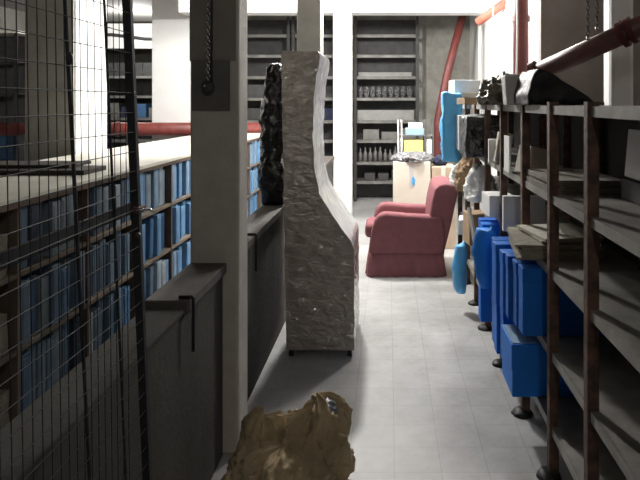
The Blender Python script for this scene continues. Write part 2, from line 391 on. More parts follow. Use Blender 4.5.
for bi, bname in bays.items():
    y0, y1 = DIV[bi] + .016, DIV[bi + 1] - .016
    for r in range(3):
        z = ZS[r + 1]
        n = 7 if bi < 6 else 6
        th = (y1 - y0) / n - .004
        lean_n = 0
        yy = y0
        pale = [2, 4, 1] if (bi in (2, 3) and r < 2) else [0, 1, 5]
        for k in range(n):
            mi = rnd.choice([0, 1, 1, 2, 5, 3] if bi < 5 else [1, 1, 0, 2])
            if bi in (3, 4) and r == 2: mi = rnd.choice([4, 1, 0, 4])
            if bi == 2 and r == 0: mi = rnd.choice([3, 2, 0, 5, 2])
            if bi < 5 and rnd.random() < (.95 if bi < 4 else .5): mi += NBL  # near bays mostly take the dimmed blues
            t_ = round(th - rnd.choice([.003, .010, .018]), 3)
            h = rnd.choice([.30, .285, .31, .27])
            if bi in (2, 3, 4, 5) and rnd.random() < .22 and 0 < k < n - 1:
                t_ = round(th * .72, 3); lean = rnd.choice([-4.2, -3, 3]); h = .29
            else: lean = 0
            yc = y0 + (k + .5) * (y1 - y0) / n
            xx = XB - rnd.choice([.0, .012, .025, .045])
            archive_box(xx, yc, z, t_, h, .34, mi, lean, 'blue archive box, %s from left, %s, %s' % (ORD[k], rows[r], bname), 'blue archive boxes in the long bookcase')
# paper bundles in the dark first bay
for r in range(3):
    for k in range(3):
        z0 = ZS[r + 1] + .001; yc = 2.52 + k * .19; w = rnd.uniform(.075, .09); h = rnd.uniform(.12, .2)
        bm = NB(); add_box(bm, XB - .34, XB - .02, yc - w, yc + w, z0, z0 + h)
        subdivide(bm, 3); crumple(bm, .008, 14, k + r)
        for v in bm.verts: v.co.z = max(v.co.z, z0)
        o = obj('paper_bundle', bm, M_oldpaper, smooth=False)
        tag(o, 'old yellowed paper bundle, %s from left, %s, dark bay left of archive boxes' % (ORD[k], rows[r]), 'paper bundle', 'paper bundles in the dark bay')
# planks on top of the bookcase
for k, (x1, y0, y1, z0, h, lb) in enumerate([(-1.87, 3.93, 4.25, 1.206, .03, 'lower dark grey plank lying flat on the cream bookcase top'), (-2.02, 4.05, 4.36, 1.237, .02, 'dark grey plank lying on top of the lower plank')]):
    bm = NB(); add_box(bm, -2.71, x1, y0, y1, z0, z0 + h)
    tag(obj('plank', bm, M_plank, bevel=.003), lb, 'plank', 'planks on the bookcase')
# red pipe beyond the bookcase
t = thing('red_pipe', 'thick red pipe lying level beyond the cream-topped bookcase', 'pipe', (-3.6, 9.45, 1.2))
bm = NB(); add_tube(bm, [(-6.9, 9.68, 1.255), (-1.55, 9.68, 1.255)], .1, 24); obj('tube', bm, M_red, t, smooth=True)
for x in (-5.2, -4.1, -2.6, -1.6):
    bm = NB(); add_tube(bm, [(x, 9.68, 1.255), (x + .05, 9.68, 1.255)], .115, 24); obj('flange', bm, M_redd, t)
for x in (-5.5, -3.9, -1.9):
    obj('support', B(x - .04, x + .04, 9.61, 9.75, 0, 1.17), M_steeld, t)

# ------------------------------------------------------------------ steel rack factory (far racks)
def rack(name, label, x0, x1, y0, y1, zs, ztop, posts, backp=True, m=M_steel, mp=M_steeld):
    t = thing(name, label, 'rack', ((x0 + x1) / 2, (y0 + y1) / 2, 0))
    for z in zs:
        bm = NB(); add_box(bm, x0, x1, y0, y1, z - .012, z); add_box(bm, x0, x1, y0 - .006, y0, z - .05, z)
        obj('shelf', bm, m, t)
    for x in posts:
        for yy in (y0 - .03, y1 - .02):
            obj('upright', B(x - .025, x + .025, yy, yy + .03, 0, ztop), mp, t)
    if backp: obj('back_panel', B(x0, x1, y1 + .012, y1 + .02, .02, ztop), M_steeld, t)
    return t
zf = [2.80, 2.46, 2.10, 1.74, 1.36, 1.03, .66, .34]
rack('steel_rack', 'tall grey steel rack on the far wall, seen right of the slim white pillar', -.58, .52, 10.75, 11.2, zf, 3.1, (-.55, .49))
rack('steel_rack', 'tall grey steel rack on the far wall, seen between black bundle and slim white pillar', -1.62, -.60, 10.75, 11.2, zf, 3.1, (-1.59, -.63))
rack('steel_rack', 'tall grey steel rack on the far wall, just right of the chained pillar', -2.66, -1.64, 10.75, 11.2, zf, 3.1, (-2.63, -1.67))
# things on far racks
rr = random.Random(3)
for k in range(9):
    x = -.47 + k * .104
    bm = NB(); add_blob(bm, x, 10.93, 1.741 + .085, .038, .09, .085, 3, .25, 2.5, k * 3.3, floor=1.741, ridge=True)
    o = obj('film_bundle', bm, M_clearbag, smooth=False)
    tag(o, 'small grey plastic-wrapped bundle, %s from left on the far rack shelf above the bright one' % ORD[k], 'bundle', 'plastic bundles on the far rack')
for k in range(8):
    x = -.47 + k * .085; h = rr.uniform(.2, .27)
    bm = NB(); add_tube(bm, [(x, 10.87, .661), (x, 10.87, .661 + h * .6), (x, 10.87, .661 + h * .75), (x, 10.87, .661 + h)], [.033, .033, .014, .014], 12)
    o = obj('bottle', bm, M_steel, smooth=True)
    tag(o, 'grey bottle, %s from left on the far rack shelf level with the cream carton' % ORD[k], 'bottle', 'bottles on the far rack')
for k in range(4):
    x = -.40 + k * .23; h = rr.uniform(.1, .18)
    o = obj('grey_box', B(x, x + .18, 10.82, 11.1, .341, .341 + h), M_steeld, bevel=.006)
    tag(o, 'dark box, %s from left on the lowest far rack shelf beside the white pillar' % ORD[k], 'box', 'boxes on the lowest far rack shelf')
for k in range(3):
    x = -.42 + k * .31
    o = obj('grey_box', B(x, x + .27, 10.80, 11.1, 1.031, 1.031 + (.17, .13, .18)[k]), M_steel, bevel=.006)
    tag(o, 'grey flat box, %s from left on the far rack shelf below the bright one' % ORD[k], 'box', 'flat boxes on the far rack')
for k, (x, w, h, z, mm) in enumerate([(-2.45, .3, .2, 1.361, M_steeld), (-2.1, .25, .24, 1.361, M_greyplastic), (-1.45, .3, .22, 1.361, M_oldpaper), (-2.4, .35, .22, 1.741, M_steeld), (-1.5, .3, .2, 1.741, M_navy), (-1.1, .3, .2, 1.361, M_navy), (-.9, .25, .22, 1.741, M_steel)]):
    o = obj('storage_box', B(x, x + w, 10.82, 11.12, z, z + h), mm, bevel=.008)
    tag(o, ['black storage box on the far rack, lower shelf, right of the chained pillar', 'grey plastic storage box on the far rack, left of the black bundle', 'old paper carton on the far rack behind the black bundle',
            'black storage box on the far rack, upper shelf, right of the chained pillar', 'navy storage box on the far rack, upper shelf, behind the black bundle', 'navy storage box on the far rack, lower shelf, left of slim white pillar',
            'pale grey storage box on the far rack, close left of the slim white pillar'][k], 'box')
M_paleb = mat('pale_board', (.34, .34, .33), .7, var=.3, scale=4, dirt=.5)
tag(obj('pale_board', B(-.52, .44, 10.79, 10.83, 1.361, 1.53), M_paleb, bevel=.004), 'long pale board standing on the far rack shelf right of the white pillar', 'board')
tag(obj('pale_board', B(-.50, .40, 10.82, 10.86, 2.101, 2.17), M_paleb, bevel=.004), 'narrow pale board on the far rack shelf above the plastic bundles', 'board')
# racks in the dim left depth
rack('dark_rack', 'dark shelving far behind the wire gate, between two white pillars', -6.2, -4.2, 13.0, 13.5, [.4, .9, 1.35, 1.8, 2.2], 2.5, (-6.1, -5.2, -4.25))
for k in range(6):
    x = -6.0 + k * .28
    o = obj('storage_box', B(x, x + .22, 13.05, 13.4, 1.351, 1.351 + (.25, .3, .22, .28, .2, .3)[k]), (M_blues[3], M_steel, M_navy)[k % 3], bevel=.006)
    tag(o, 'storage box, %s from left on the dark shelving far behind the gate' % ORD[k], 'box', 'boxes on the dark shelving')
t = rack('dark_cabinet', 'tall black open cabinet behind the wire gate at the far left', -6.9, -5.78, 10.0, 10.5, [.75, 1.3, 1.8, 2.3], 2.74, (-6.87, -5.81), m=M_back, mp=M_back)
obj('top_board', B(-6.92, -5.76, 9.96, 10.53, 2.741, 2.78), M_cream, t)
o = obj('storage_box', B(-6.45, -5.86, 10.03, 10.4, .751, 1.14), M_blues[3], bevel=.006); tag(o, 'dark blue box inside the black open cabinet behind the gate', 'box')
# wavy dark pipe on the far left beam
bm = NB(); add_tube(bm, [(-6.95, 13.664, 3.12), (-6.15, 13.664, 3.10), (-5.9, 13.664, 3.11), (-5.55, 13.664, 3.07), (-5.2, 13.664, 3.02), (-4.4, 13.664, 3.0)], .035, 10)
tag(obj('dark_pipe', bm, M_steeld, smooth=True), 'dark bent pipe running along the far white beam behind the gate', 'pipe')

# ------------------------------------------------------------------ film wrapped cabinet
YW0, YW1 = 4.13, 4.82
t = thing('wrapped_cabinet', 'tall cabinet with a flared base, wound in clear plastic film, on castors', 'cabinet', (-.47, 4.55, 0))
prof = [(.055, -.672, -.222), (.70, -.682, -.226), (.76, -.684, -.245), (.845, -.686, -.315), (.96, -.688, -.39), (1.06, -.69, -.45), (1.2, -.692, -.486), (1.4, -.695, -.497), (1.6, -.70, -.492), (1.78, -.703, -.482), (1.90, -.706, -.458), (1.965, -.705, -.452), (1.985, -.698, -.462)]
prof = [(z, l * .978, r * .978) for z, l, r in prof]
def lerp_prof(z):
    for (a, b) in zip(prof, prof[1:]):
        if z <= b[0]:
            f = (z - a[0]) / (b[0] - a[0]); return a[1] + (b[1] - a[1]) * f, a[2] + (b[2] - a[2]) * f
    return prof[-1][1], prof[-1][2]
bm = NB(); NZ, NX, NY = 84, 16, 22
zs_ = [.055 + (1.985 - .055) * i / NZ for i in range(NZ + 1)]
rings = []
for z in zs_:
    l, r = lerp_prof(z); ring = []
    for i in range(NX): ring.append((l + (r - l) * i / NX, YW0))
    for i in range(NY): ring.append((r, YW0 + (YW1 - YW0) * i / NY))
    for i in range(NX): ring.append((r + (l - r) * i / NX, YW1))
    for i in range(NY): ring.append((l, YW1 + (YW0 - YW1) * i / NY))
    rings.append([bm.verts.new((x, y, z)) for x, y in ring])
nr = len(rings[0]); wf = []
for j in range(NZ):
    for i in range(nr):
        f = bm.faces.new((rings[j][i], rings[j][(i + 1) % nr], rings[j + 1][(i + 1) % nr], rings[j + 1][i]))
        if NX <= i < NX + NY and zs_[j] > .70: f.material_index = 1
bm.faces.new(rings[0][::-1])
# top cap as strips so that it can sag
for i in range(NX):
    pass
bm.faces.new(rings[-1])
for v in bm.verts:
    q = Vector((v.co.x * 5, v.co.y * 5, v.co.z * 11)); d = noise.noise_vector(q) * .006 + noise.noise_vector(q * 2.7) * .0035
    v.co += Vector((d.x, d.y, d.z if v.co.z > .06 else 0))
cab = obj('wrapped_body', bm, M_wrap, t, smooth=True)
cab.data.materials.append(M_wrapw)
try:
    cab.data.set_sharp_from_angle(angle=math.radians(50))
except Exception: pass
for (x, y) in ((-.25, YW0 + .05), (-.25, YW1 - .06), (-.63, YW0 + .05), (-.63, YW1 - .06)):
    bm = NB(); add_tube(bm, [(x - .014, y, .03), (x + .014, y, .03)], .03, 14); add_box(bm, x - .025, x + .025, y - .025, y + .025, .045, .07)
    obj('caster', bm, M_black, t)

# black wrapped bundle on the ledge
bm = NB()
pts = [(-.85, 4.75, .903), (-.85, 4.75, 1.05), (-.845, 4.75, 1.3), (-.855, 4.75, 1.55), (-.85, 4.75, 1.72), (-.835, 4.75, 1.86), (-.84, 4.75, 1.93)]
add_tube(bm, pts, [.075, .095, .085, .095, .075, .06, .03], 20)
bmesh.ops.triangulate(bm, faces=bm.faces[:]); subdivide(bm, maxlen=.04); crumple(bm, .022, 9, 7.0, zmin=.903)
tag(obj('wrapped_bundle', bm, M_blackbag, smooth=True), 'tall bundle in shiny black plastic standing on the low wall ledge', 'bundle')

# ------------------------------------------------------------------ tan sack on the floor
t = thing('sack', 'crumpled tan brown sack slumped on the floor beside the grey pillar', 'sack', (-.42, 2.66, 0))
def cloth(cx, cy, z0, rx, ry, rz, seed, lean=(0, 0), n=120, m=60, fold=.10, top=1.0):
    # a slumped bag: rings around a leaning axis, pleats that deepen towards the gathered top, sharp creases
    bm = NB(); rings = []
    for j in range(m + 1):
        tt = j / m * top; rr = math.sin(math.acos(min(1, tt)) ) ** .75 if tt < 1 else 0
        rr = max(rr, .02)
        ring = []
        for i in range(n):
            a = 2 * math.pi * i / n
            q = Vector((math.cos(a) * 1.1, math.sin(a) * 1.1, tt * 1.3)) + Vector((seed, -seed, seed * .5))
            k = 0; am = 1.0; f = 1.5
            for _ in range(5):
                k += am * (.42 - abs(noise.noise(q * f))) * 2; am *= .56; f *= 2.0
            pl = math.sin(5 * a + 3 * noise.noise(q)) * .5 * tt
            r = rr * (1 + fold * 1.9 * k + fold * pl)
            zz = z0 + rz * tt * (1 + .35 * noise.noise(q * .9 + Vector((9, 2, 1)))) + rz * .10 * k * (tt > .02)
            ring.append(bm.verts.new((cx + rx * r * math.cos(a) + lean[0] * tt, cy + ry * r * math.sin(a) + lean[1] * tt, max(z0, zz))))
        rings.append(ring)
    for j in range(m):
        for i in range(n): bm.faces.new((rings[j][i], rings[j][(i + 1) % n], rings[j + 1][(i + 1) % n], rings[j + 1][i]))
    bm.faces.new(rings[-1]); bm.faces.new(rings[0][::-1])
    return bm
sk = obj('body', cloth(-.445, 2.62, .002, .20, .19, .22, 2.3, (.02, .03), fold=.12), M_tan, t, smooth=True)
obj('crumpled_mouth', cloth(-.37, 2.76, .02, .165, .13, .30, 6.1, (.06, .0), fold=.15), M_tan, sk, smooth=True)
obj('loose_flap', cloth(-.55, 2.74, .01, .10, .10, .26, 9.4, (.02, .0), fold=.16), M_tan, sk, smooth=True)
obj('loose_flap', cloth(-.33, 2.56, .002, .13, .11, .12, 12.2, (-.02, .02), fold=.14), M_tan, sk, smooth=True)
bm = NB(); add_blob(bm, -.275, 2.74, .325, .04, .05, .04, 4, .3, 2, 2.2, ridge=True)
obj('plastic_liner', bm, M_greyplastic, sk, smooth=True)
bm = NB(); add_blob(bm, -.262, 2.70, .19, .045, .05, .05, 3, .15, 2, 1.2, ridge=True)
obj('dark_lining', bm, M_steeld, sk, smooth=True)

# ------------------------------------------------------------------ armchair
cy0, cy1 = 6.08, 6.83
t = thing('armchair', 'mauve pink skirted armchair turned to face the low wall', 'armchair', (.22, 6.45, 0))
for yy in (cy0, cy1 - .15):
    bm = NB(); add_prism(bm, [(-.19, .15), (.53, .15), (.555, .40), (.53, .575), (.42, .575), (.20, .585), (-.02, .605), (-.085, .59), (-.13, .53), (-.165, .40)], yy, yy + .15)
    obj('arm', bm, M_mauve, t, smooth=True, bevel=.035, seg=4)
obj('seat_base', B(-.17, .5, cy0 + .02, cy1 - .02, .18, .33), M_mauve, t, smooth=True, bevel=.02, seg=3)
obj('seat_cushion', B(-.225, .42, cy0 + .155, cy1 - .155, .33, .47), M_mauve, t, smooth=True, bevel=.045, seg=4)
bm = NB(); add_prism(bm, [(.38, .2), (.53, .2), (.605, .5), (.665, .78), (.665, .83), (.635, .865), (.56, .88), (.49, .87), (.445, .83), (.415, .70), (.385, .5)], cy0 + .015, cy1 - .015)
obj('backrest', bm, M_mauve, t, smooth=True, bevel=.05, seg=4)
# pleated skirt ring
bm = NB()
path = []
x0, x1 = -.185, .525
per = [((x0, cy0), (x1, cy0)), ((x1, cy0), (x1, cy1)), ((x1, cy1), (x0, cy1)), ((x0, cy1), (x0, cy0))]
nrm = [(0, -1), (1, 0), (0, 1), (-1, 0)]
for (a, b), nn in zip(per, nrm):
    for i in range(44):
        s = i / 44; path.append((a[0] + (b[0] - a[0]) * s, a[1] + (b[1] - a[1]) * s, nn, len(path)))
ringT, ringM, ringB = [], [], []
for (x, y, nn, i) in path:
    w = math.sin(i * 2 * math.pi / 7.3) + .5 * math.sin(i * 1.31)
    ringT.append(bm.verts.new((x + nn[0] * .004, y + nn[1] * .004, .22)))
    ringM.append(bm.verts.new((x + nn[0] * (.012 + .004 * w), y + nn[1] * (.010 + .003 * w), .12)))
    sl = -.03 if nn[0] < 0 else 0
    ringB.append(bm.verts.new((x + nn[0] * (.024 + .010 * w), y + nn[1] * (.024 + .010 * w), .006)))
n = len(path)
for R0, R1 in ((ringT, ringM), (ringM, ringB)):
    for i in range(n): bm.faces.new((R0[i], R0[(i + 1) % n], R1[(i + 1) % n], R1[i]))
bm.faces.new(ringT)
o = obj('skirt', bm, M_mauve, t, smooth=True)

# ------------------------------------------------------------------ things behind the armchair
o = thing('carton', 'large cream carton with a blue mark, behind the armchair', 'carton', (.27, 7.25, 0))
obj('body', B(.06, .48, 7.22, 7.64, 0, .985), M_carton, o, bevel=.008)
bm = NB(); add_blob(bm, PX(413, 7.21), 7.218, PZ(181, 7.21), .022, .004, .055, 3, .25, 2, 1.0); obj('blue_mark', bm, M_cyan, o, smooth=True)
obj('tape', B(.24, .29, 7.216, 7.645, .70, .987), M_cable, o)
bm = NB(); add_blob(bm, .28, 7.43, 1.0, .22, .21, .08, 5, .12, 1.8, 4.4, floor=.99, ridge=True)
tag(obj('plastic_cover', bm, M_clearbag, smooth=True), 'dark crumpled plastic sheet heaped on the large cream carton', 'plastic sheet')
o = thing('carton', 'buff cardboard box standing right of the large cream carton', 'carton', (.6, 7.2, 0))
obj('body', B(.495, .76, 7.23, 7.6, 0, .93), mat('buff_card', (.62, .50, .37), .85, var=.15), o, bevel=.006); obj('tape', B(.6, .65, 7.226, 7.604, .6, .932), M_carton, o)
bm = NB(); add_blob(bm, .60, 7.36, .985, .085, .09, .062, 4, .2, 2, 6.1, floor=.934)
tag(obj('navy_cloth', bm, M_navy, smooth=True), 'dark navy cloth balled up on the buff cardboard box', 'cloth')
t = thing('display_rack', 'thin steel rack holding papers, behind the cream carton', 'rack', (.33, 8.1, 0))
for x in (.13, .17, .46, .56):
    for y in (7.95, 8.25):
        bm = NB(); add_tube(bm, [(x, y, 0), (x, y, 1.44)], .011, 8); obj('upright', bm, M_chrome if x < .2 else M_steeld, t, smooth=True)
for z in (.4, .8, 1.02, 1.25):
    obj('shelf', B(.12, .57, 7.94, 8.26, z - .01, z), M_steel, t)
for (x0, x1, z0, z1, mm, lb, cc) in [(.20, .44, 1.021, 1.19, M_yellow, 'stack of yellow paper on the thin steel rack', 'paper'), (.22, .45, 1.251, 1.335, M_lblue, 'pale blue file lying on the thin steel rack', 'file'),
                           (.26, .43, 1.337, 1.40, M_whitep, 'white papers on top of the pale blue file', 'paper'), (.475, .545, 1.021, 1.2, M_whitep, 'white file standing right of the yellow paper stack', 'file')]:
    bm = NB(); add_box(bm, x0, x1, 7.97, 8.2, z0, z1)
    tag(obj('paper_stack', bm, mm, bevel=.006), lb, cc)

# ------------------------------------------------------------------ right-hand shelving
XS, XSB = .712, 1.14
POST = [1.72, 2.275, 2.81, 3.38, 4.02, 4.66, 5.24, 5.85, 6.45]
SZ = [1.638, 1.245, .915, .555, .228]
sv = thing('steel_shelving', 'long rusty angle-iron shelving of grey boards along the right side', 'shelving', (.93, 3.8, 0))
for z in SZ:
    bm = NB(); add_box(bm, XS + .012, XSB, 1.2, 6.47, z - .012, z); add_box(bm, XS + .008, XS + .014, 1.2, 6.47, z - .038, z)
    obj('shelf', bm, M_shelf, sv)
for y in POST:
    bm = NB(); add_box(bm, XS - .004, XS + .038, y - .003, y + .003, .02, 1.655); add_box(bm, XS - .004, XS + .002, y, y + .04, .02, 1.655)
    p = obj('post', bm, M_iron, sv)
    bm = NB(); add_blob(bm, XS + .0, y + .02, .0, .055, .06, .03, 3, .12, 2, y, floor=0)
    obj('foot', bm, M_black, p, smooth=True)
    bm = NB(); add_box(bm, XSB - .04, XSB + .002, y - .003, y + .003, 0, 1.655); add_box(bm, XSB - .004, XSB + .002, y, y + .04, 0, 1.655)
    obj('post', bm, M_iron, sv)
obj('back_panel', B(XSB + .004, XSB + .012, 1.2, 6.47, .05, 1.63), M_back, sv)

def on(name, x0, x1, y0, y1, z0, h, m, label, cat, bevel=.005, rz=0.0, ry=0.0, group=None):
    bm = NB(); add_box(bm, x0, x1, y0, y1, z0, z0 + h)
    if rz or ry:
        c = Vector(((x0 + x1) / 2, (y0 + y1) / 2, z0))
        R = Matrix.Translation(c) @ Matrix.Rotation(math.radians(rz), 4, 'Z') @ Matrix.Rotation(math.radians(ry), 4, 'Y') @ Matrix.Translation(-c)
        bmesh.ops.transform(bm, matrix=R, verts=bm.verts[:])
        mz = min(v.co.z for v in bm.verts)
        bmesh.ops.translate(bm, vec=(0, 0, z0 - mz), verts=bm.verts[:])
    return tag(obj(name, bm, m, bevel=bevel), label, cat, group)
def stack(name, x0, x1, y0, y1, z0, n, th, m, label, cat, rz=0.0, seed=0):
    # loose sheaves of paper squared into one pile
    rs = random.Random(seed); bm = NB()
    for k in range(n):
        dx, dy = rs.uniform(-.012, .012), rs.uniform(-.012, .012)
        c = Vector(((x0 + x1) / 2, (y0 + y1) / 2, 0))
        R = Matrix.Translation(c) @ Matrix.Rotation(math.radians(rz + rs.uniform(-4, 4)), 4, 'Z') @ Matrix.Translation(-c)
        add_box(bm, x0 + dx, x1 + dx, y0 + dy, y1 + dy, z0 + k * th, z0 + (k + 1) * th - .0015, R)
    return tag(obj(name, bm, m), label, cat)
def blob(name, c, r, m, label, cat, amp=.3, freq=2.0, seed=0.0, floor=None, power=1.0, sub=4):
    bm = NB(); add_blob(bm, *c, *r, sub, amp, freq, seed, floor=floor, ridge=True, power=power)
    return tag(obj(name, bm, m, smooth=True), label, cat)

T0 = SZ[0] + .001; T1 = SZ[1] + .001; T2 = SZ[2] + .001; T3 = SZ[3] + .001; T4 = SZ[4] + .001
# -- on the top shelf
bm = NB(); add_prism(bm, [(.69, T0), (.685, T0 + .05), (.715, T0 + .15), (.738, T0 + .18), (.77, T0 + .172), (.98, T0 + .045), (1.02, T0)], 3.12, 3.5)
bmesh.ops.triangulate(bm, faces=bm.faces[:]); subdivide(bm, maxlen=.05); crumple(bm, .007, 8, 1.0, zmin=T0)
tag(obj('black_bag', bm, M_blackmatte, smooth=True), 'peaked black plastic bag on the shelving top under the big red pipe', 'bag')
on('grey_file_box', .655, .755, 3.53, 3.64, T0, .165, M_cable, 'pale grey file box left of the peaked black bag', 'box', ry=-4)
bm = NB(); add_blob(bm, .73, 4.05, T0 + .05, .1, .14, .095, 5, .4, 2.0, 9.0, floor=T0, ridge=True)
tag(obj('crumpled_bag', bm, mat('olive_film', (.16, .15, .10), .3, var=.6, scale=12, bump=.5), smooth=True), 'crumpled olive plastic bag on the shelving top', 'bag')
on('cardboard_piece', .55, .78, 4.75, 5.0, T0, .05, M_card, 'flat brown cardboard piece at the bottom on the shelving top', 'cardboard', rz=8)
on('cardboard_piece', .57, .82, 4.72, 4.98, T0 + .051, .04, M_carton, 'pale flat cardboard piece on top of the brown one', 'cardboard', rz=-10)
on('white_papers', .66, .80, 4.40, 4.6, T0, .06, M_whitep, 'white paper pile on the shelving top beside flat cardboard', 'paper', rz=15)
on('white_box', .585, .83, 5.80, 6.05, T0, .22, M_whitep, 'bright white box on the far end of the shelving top', 'box', rz=6)
bm = NB()
add_box(bm, .485, .645, 5.62, 5.77, T0 - .50, T0 + .09)
bmesh.ops.triangulate(bm, faces=bm.faces[:]); subdivide(bm, maxlen=.05); crumple(bm, .02, 6, 3.0)
tag(obj('blue_sheet', bm, M_cyan, smooth=True), 'bright light blue plastic bundle hanging over the far shelf edge', 'bundle')
on('grey_box', .60, .72, 5.42, 5.62, T1, .30, M_cable, 'pale grey box standing beside the bright light blue bundle', 'box')
# -- shelf under the top
bm = NB(); add_box(bm, .585, .86, 4.74, 5.2, T1, T1 + .30); bmesh.ops.triangulate(bm, faces=bm.faces[:]); subdivide(bm, maxlen=.05); crumple(bm, .018, 6, 9.0, zmin=T1)
tag(obj('black_bag', bm, M_blackbag, smooth=True), 'big black plastic bag filling the shelf below flat cardboard', 'bag')
on('cream_folder', .70, .80, 4.22, 4.27, T1, .20, M_paper, 'cream folder standing farther along the upper right shelf', 'folder', rz=4, ry=9)
on('cream_folder', .68, .76, 4.30, 4.36, T1, .16, M_whitep, 'white folder standing behind the farther cream folder', 'folder', rz=-5)
cb = on('cream_box', .725, .84, 3.46, 3.62, T1, .15, M_paper, 'cream open box beside the flat grey paper stack', 'box', rz=12, ry=12)
bm = NB(); add_box(bm, .70, .71, 3.70, 3.86, T1, T1 + .21); tag(obj('white_card', bm, M_whitep), 'white card standing upright left of the cream open box', 'card')
stack('paper_stack', .74, 1.06, 2.86, 3.36, T1, 5, .012, M_oldpaper, 'wide flat grey-brown paper stack on the upper right shelf', 'paper stack', 3, 4)
on('dark_box', .99, 1.12, 2.30, 2.72, T1, .085, M_back, 'flat black box under the pale grey document box', 'box')
bx = on('grey_box', .995, 1.09, 2.32, 2.70, T1 + .087, .20, M_cable, 'pale grey document box at the near end of the upper shelf', 'box', ry=5)
# -- middle shelf
stack('paper_stack', .625, 1.0, 2.98, 3.42, T2, 6, .012, M_oldpaper, 'thick stack of old files jutting out above blue boxes', 'paper stack', -3, 9)
stack('paper_stack', .70, 1.0, 3.02, 3.38, T2 + .074, 2, .012, M_paper, 'cream sheaf lying on the thick stack of old files', 'paper stack', 6, 19)
bm = NB(); vs = add_box(bm, .66, .90, 3.66, 3.70, T2, T2 + .20, None)
tag(obj('white_wedge', bm, M_whitep), 'white papers standing upright behind the stack of old files', 'paper')
on('white_box', .64, .80, 4.10, 4.32, T2, .14, M_whitep, 'white box on the middle right shelf near the royal blue boxes', 'box', rz=5)
tag(obj('white_bag', cloth(.70, 4.88, T2, .09, .13, .22, 3.3, fold=.17, n=60, m=30), M_whitep, smooth=True), 'crumpled white bag on the middle shelf, below the big black bag', 'bag')
tag(obj('brown_bag', cloth(.70, 5.40, T2, .095, .12, .25, 7.7, (-.02, 0), fold=.17, n=60, m=30), M_card, smooth=True), 'crumpled brown paper bag on the middle shelf behind the armchair', 'bag')
tag(obj('white_bag', cloth(.66, 5.75, T2, .075, .09, .17, 13.1, fold=.17, n=60, m=30), M_whitep, smooth=True), 'crumpled white bag right beside the crumpled brown paper bag', 'bag')
for (p0, p1, lb) in [((.66, 4.46, T3 + .003), (.70, 4.52, T3 + .33), 'pale wooden slat leaning upright behind the last upright blue boxes'), ((.64, 4.60, T3 + .003), (.60, 4.74, T3 + .32), 'pale wooden slat tilted out of the shelf toward the armchair')]:
    bm = NB(); add_tube(bm, [p0, p1], .016, 4); tag(obj('wooden_slat', bm, M_carton), lb, 'slat')
on('brown_carton', .61, .80, 4.90, 5.12, T3, .24, M_card, 'brown carton low on the shelving below the crumpled white bag', 'carton', rz=6)
on('white_papers', .60, .80, 5.30, 5.55, T3, .12, M_whitep, 'white paper pile low on the shelving behind the light blue sack', 'paper', rz=-8)
# -- royal blue boxes on the lower shelves
def royal(x0, y, z, w, th, h, mi, label, rz=0.0, cat='archive box'):
    t = thing('blue_box', label, cat, (x0 + w / 2, y + th / 2, z), 'royal blue boxes on the right shelving')
    R = Matrix.Translation((x0, y, 0)) @ Matrix.Rotation(math.radians(rz), 4, 'Z') @ Matrix.Translation((-x0, -y, 0))
    bm = NB(); add_box(bm, x0, x0 + w, y, y + th, z, z + h, R); obj('body', bm, M_blueR[mi], t, bevel=.005)
    bm = NB(); add_box(bm, x0 - .002, x0 + w - .005, y - .002, y + th + .002, z + h * .80, z + h + .002, R); obj('lid', bm, M_blueR[mi], t, bevel=.004)
    return t
royal(.632, 3.0, T3, .38, .10, .315, 0, 'broad royal blue box nearest the viewer, under the old files')
royal(.625, 3.115, T3, .36, .085, .315, 2, 'royal blue box close behind the broad nearest one', 1)
royal(.605, 3.225, T3, .36, .085, .32, 2, 'dark royal blue box two places behind the broad nearest one', -2)
royal(.60, 3.34, T3, .36, .09, .31, 0, 'royal blue box three places behind the broad nearest one', 1)
royal(.585, 3.47, T3, .36, .09, .325, 0, 'royal blue box four places behind the broad nearest one', 2)
royal(.60, 3.60, T3, .36, .10, .32, 2, 'royal blue box just before the bulging blue sack')
bm = NB(); add_tube(bm, [(.605, 3.92, T3 - .03), (.60, 3.92, T3 + .03), (.585, 3.92, T3 + .18), (.60, 3.92, T3 + .31), (.64, 3.92, T3 + .345)], [.03, .055, .065, .062, .02], 20)
bm2 = bm; bmesh.ops.triangulate(bm2, faces=bm2.faces[:]); subdivide(bm2, maxlen=.05); crumple(bm2, .008, 8, 4)
tag(obj('blue_sack', bm2, M_blueR[3], smooth=True), 'bulging bright blue sack hanging out of the lower shelf', 'sack')
royal(.61, 4.12, T3, .36, .10, .31, 1, 'royal blue box right behind the bulging blue sack')
royal(.62, 4.28, T3, .36, .10, .31, 2, 'royal blue box second behind the bulging blue sack')
bm = NB(); add_tube(bm, [(.585, 5.1, .14), (.575, 5.1, .19), (.565, 5.1, .33), (.585, 5.1, .50), (.63, 5.1, .575)], [.03, .05, .055, .05, .03], 20)
bmesh.ops.triangulate(bm, faces=bm.faces[:]); subdivide(bm, maxlen=.05); crumple(bm, .008, 8, 14)
tag(obj('cyan_sack', bm, M_cyan, smooth=True), 'light blue sack drooping from the shelving behind the armchair', 'sack')
t = thing('blue_box', 'low blue box on the lowest shelf under the broad royal blue one', 'archive box', (.76, 3.2, T4), 'royal blue boxes on the right shelving')
obj('body', B(.60, .96, 3.09, 3.37, T4, T4 + .25), M_blueR[1], t, bevel=.005)
obj('lid', B(.596, .965, 3.086, 3.375, T4 + .13, T4 + .255), M_blueR[1], t, bevel=.004)
obj('top_sheet', B(.604, .92, 3.10, 3.36, T4 + .256, T4 + .259), M_lblue, t)
royal(.63, 3.50, T4, .34, .09, .29, 2, 'upright blue box on the lowest shelf behind the low blue box')
royal(.615, 3.62, T4, .34, .09, .29, 0, 'upright blue box second behind the low blue box')
royal(.625, 3.76, T4, .34, .09, .28, 2, 'upright blue box third behind the low blue box')
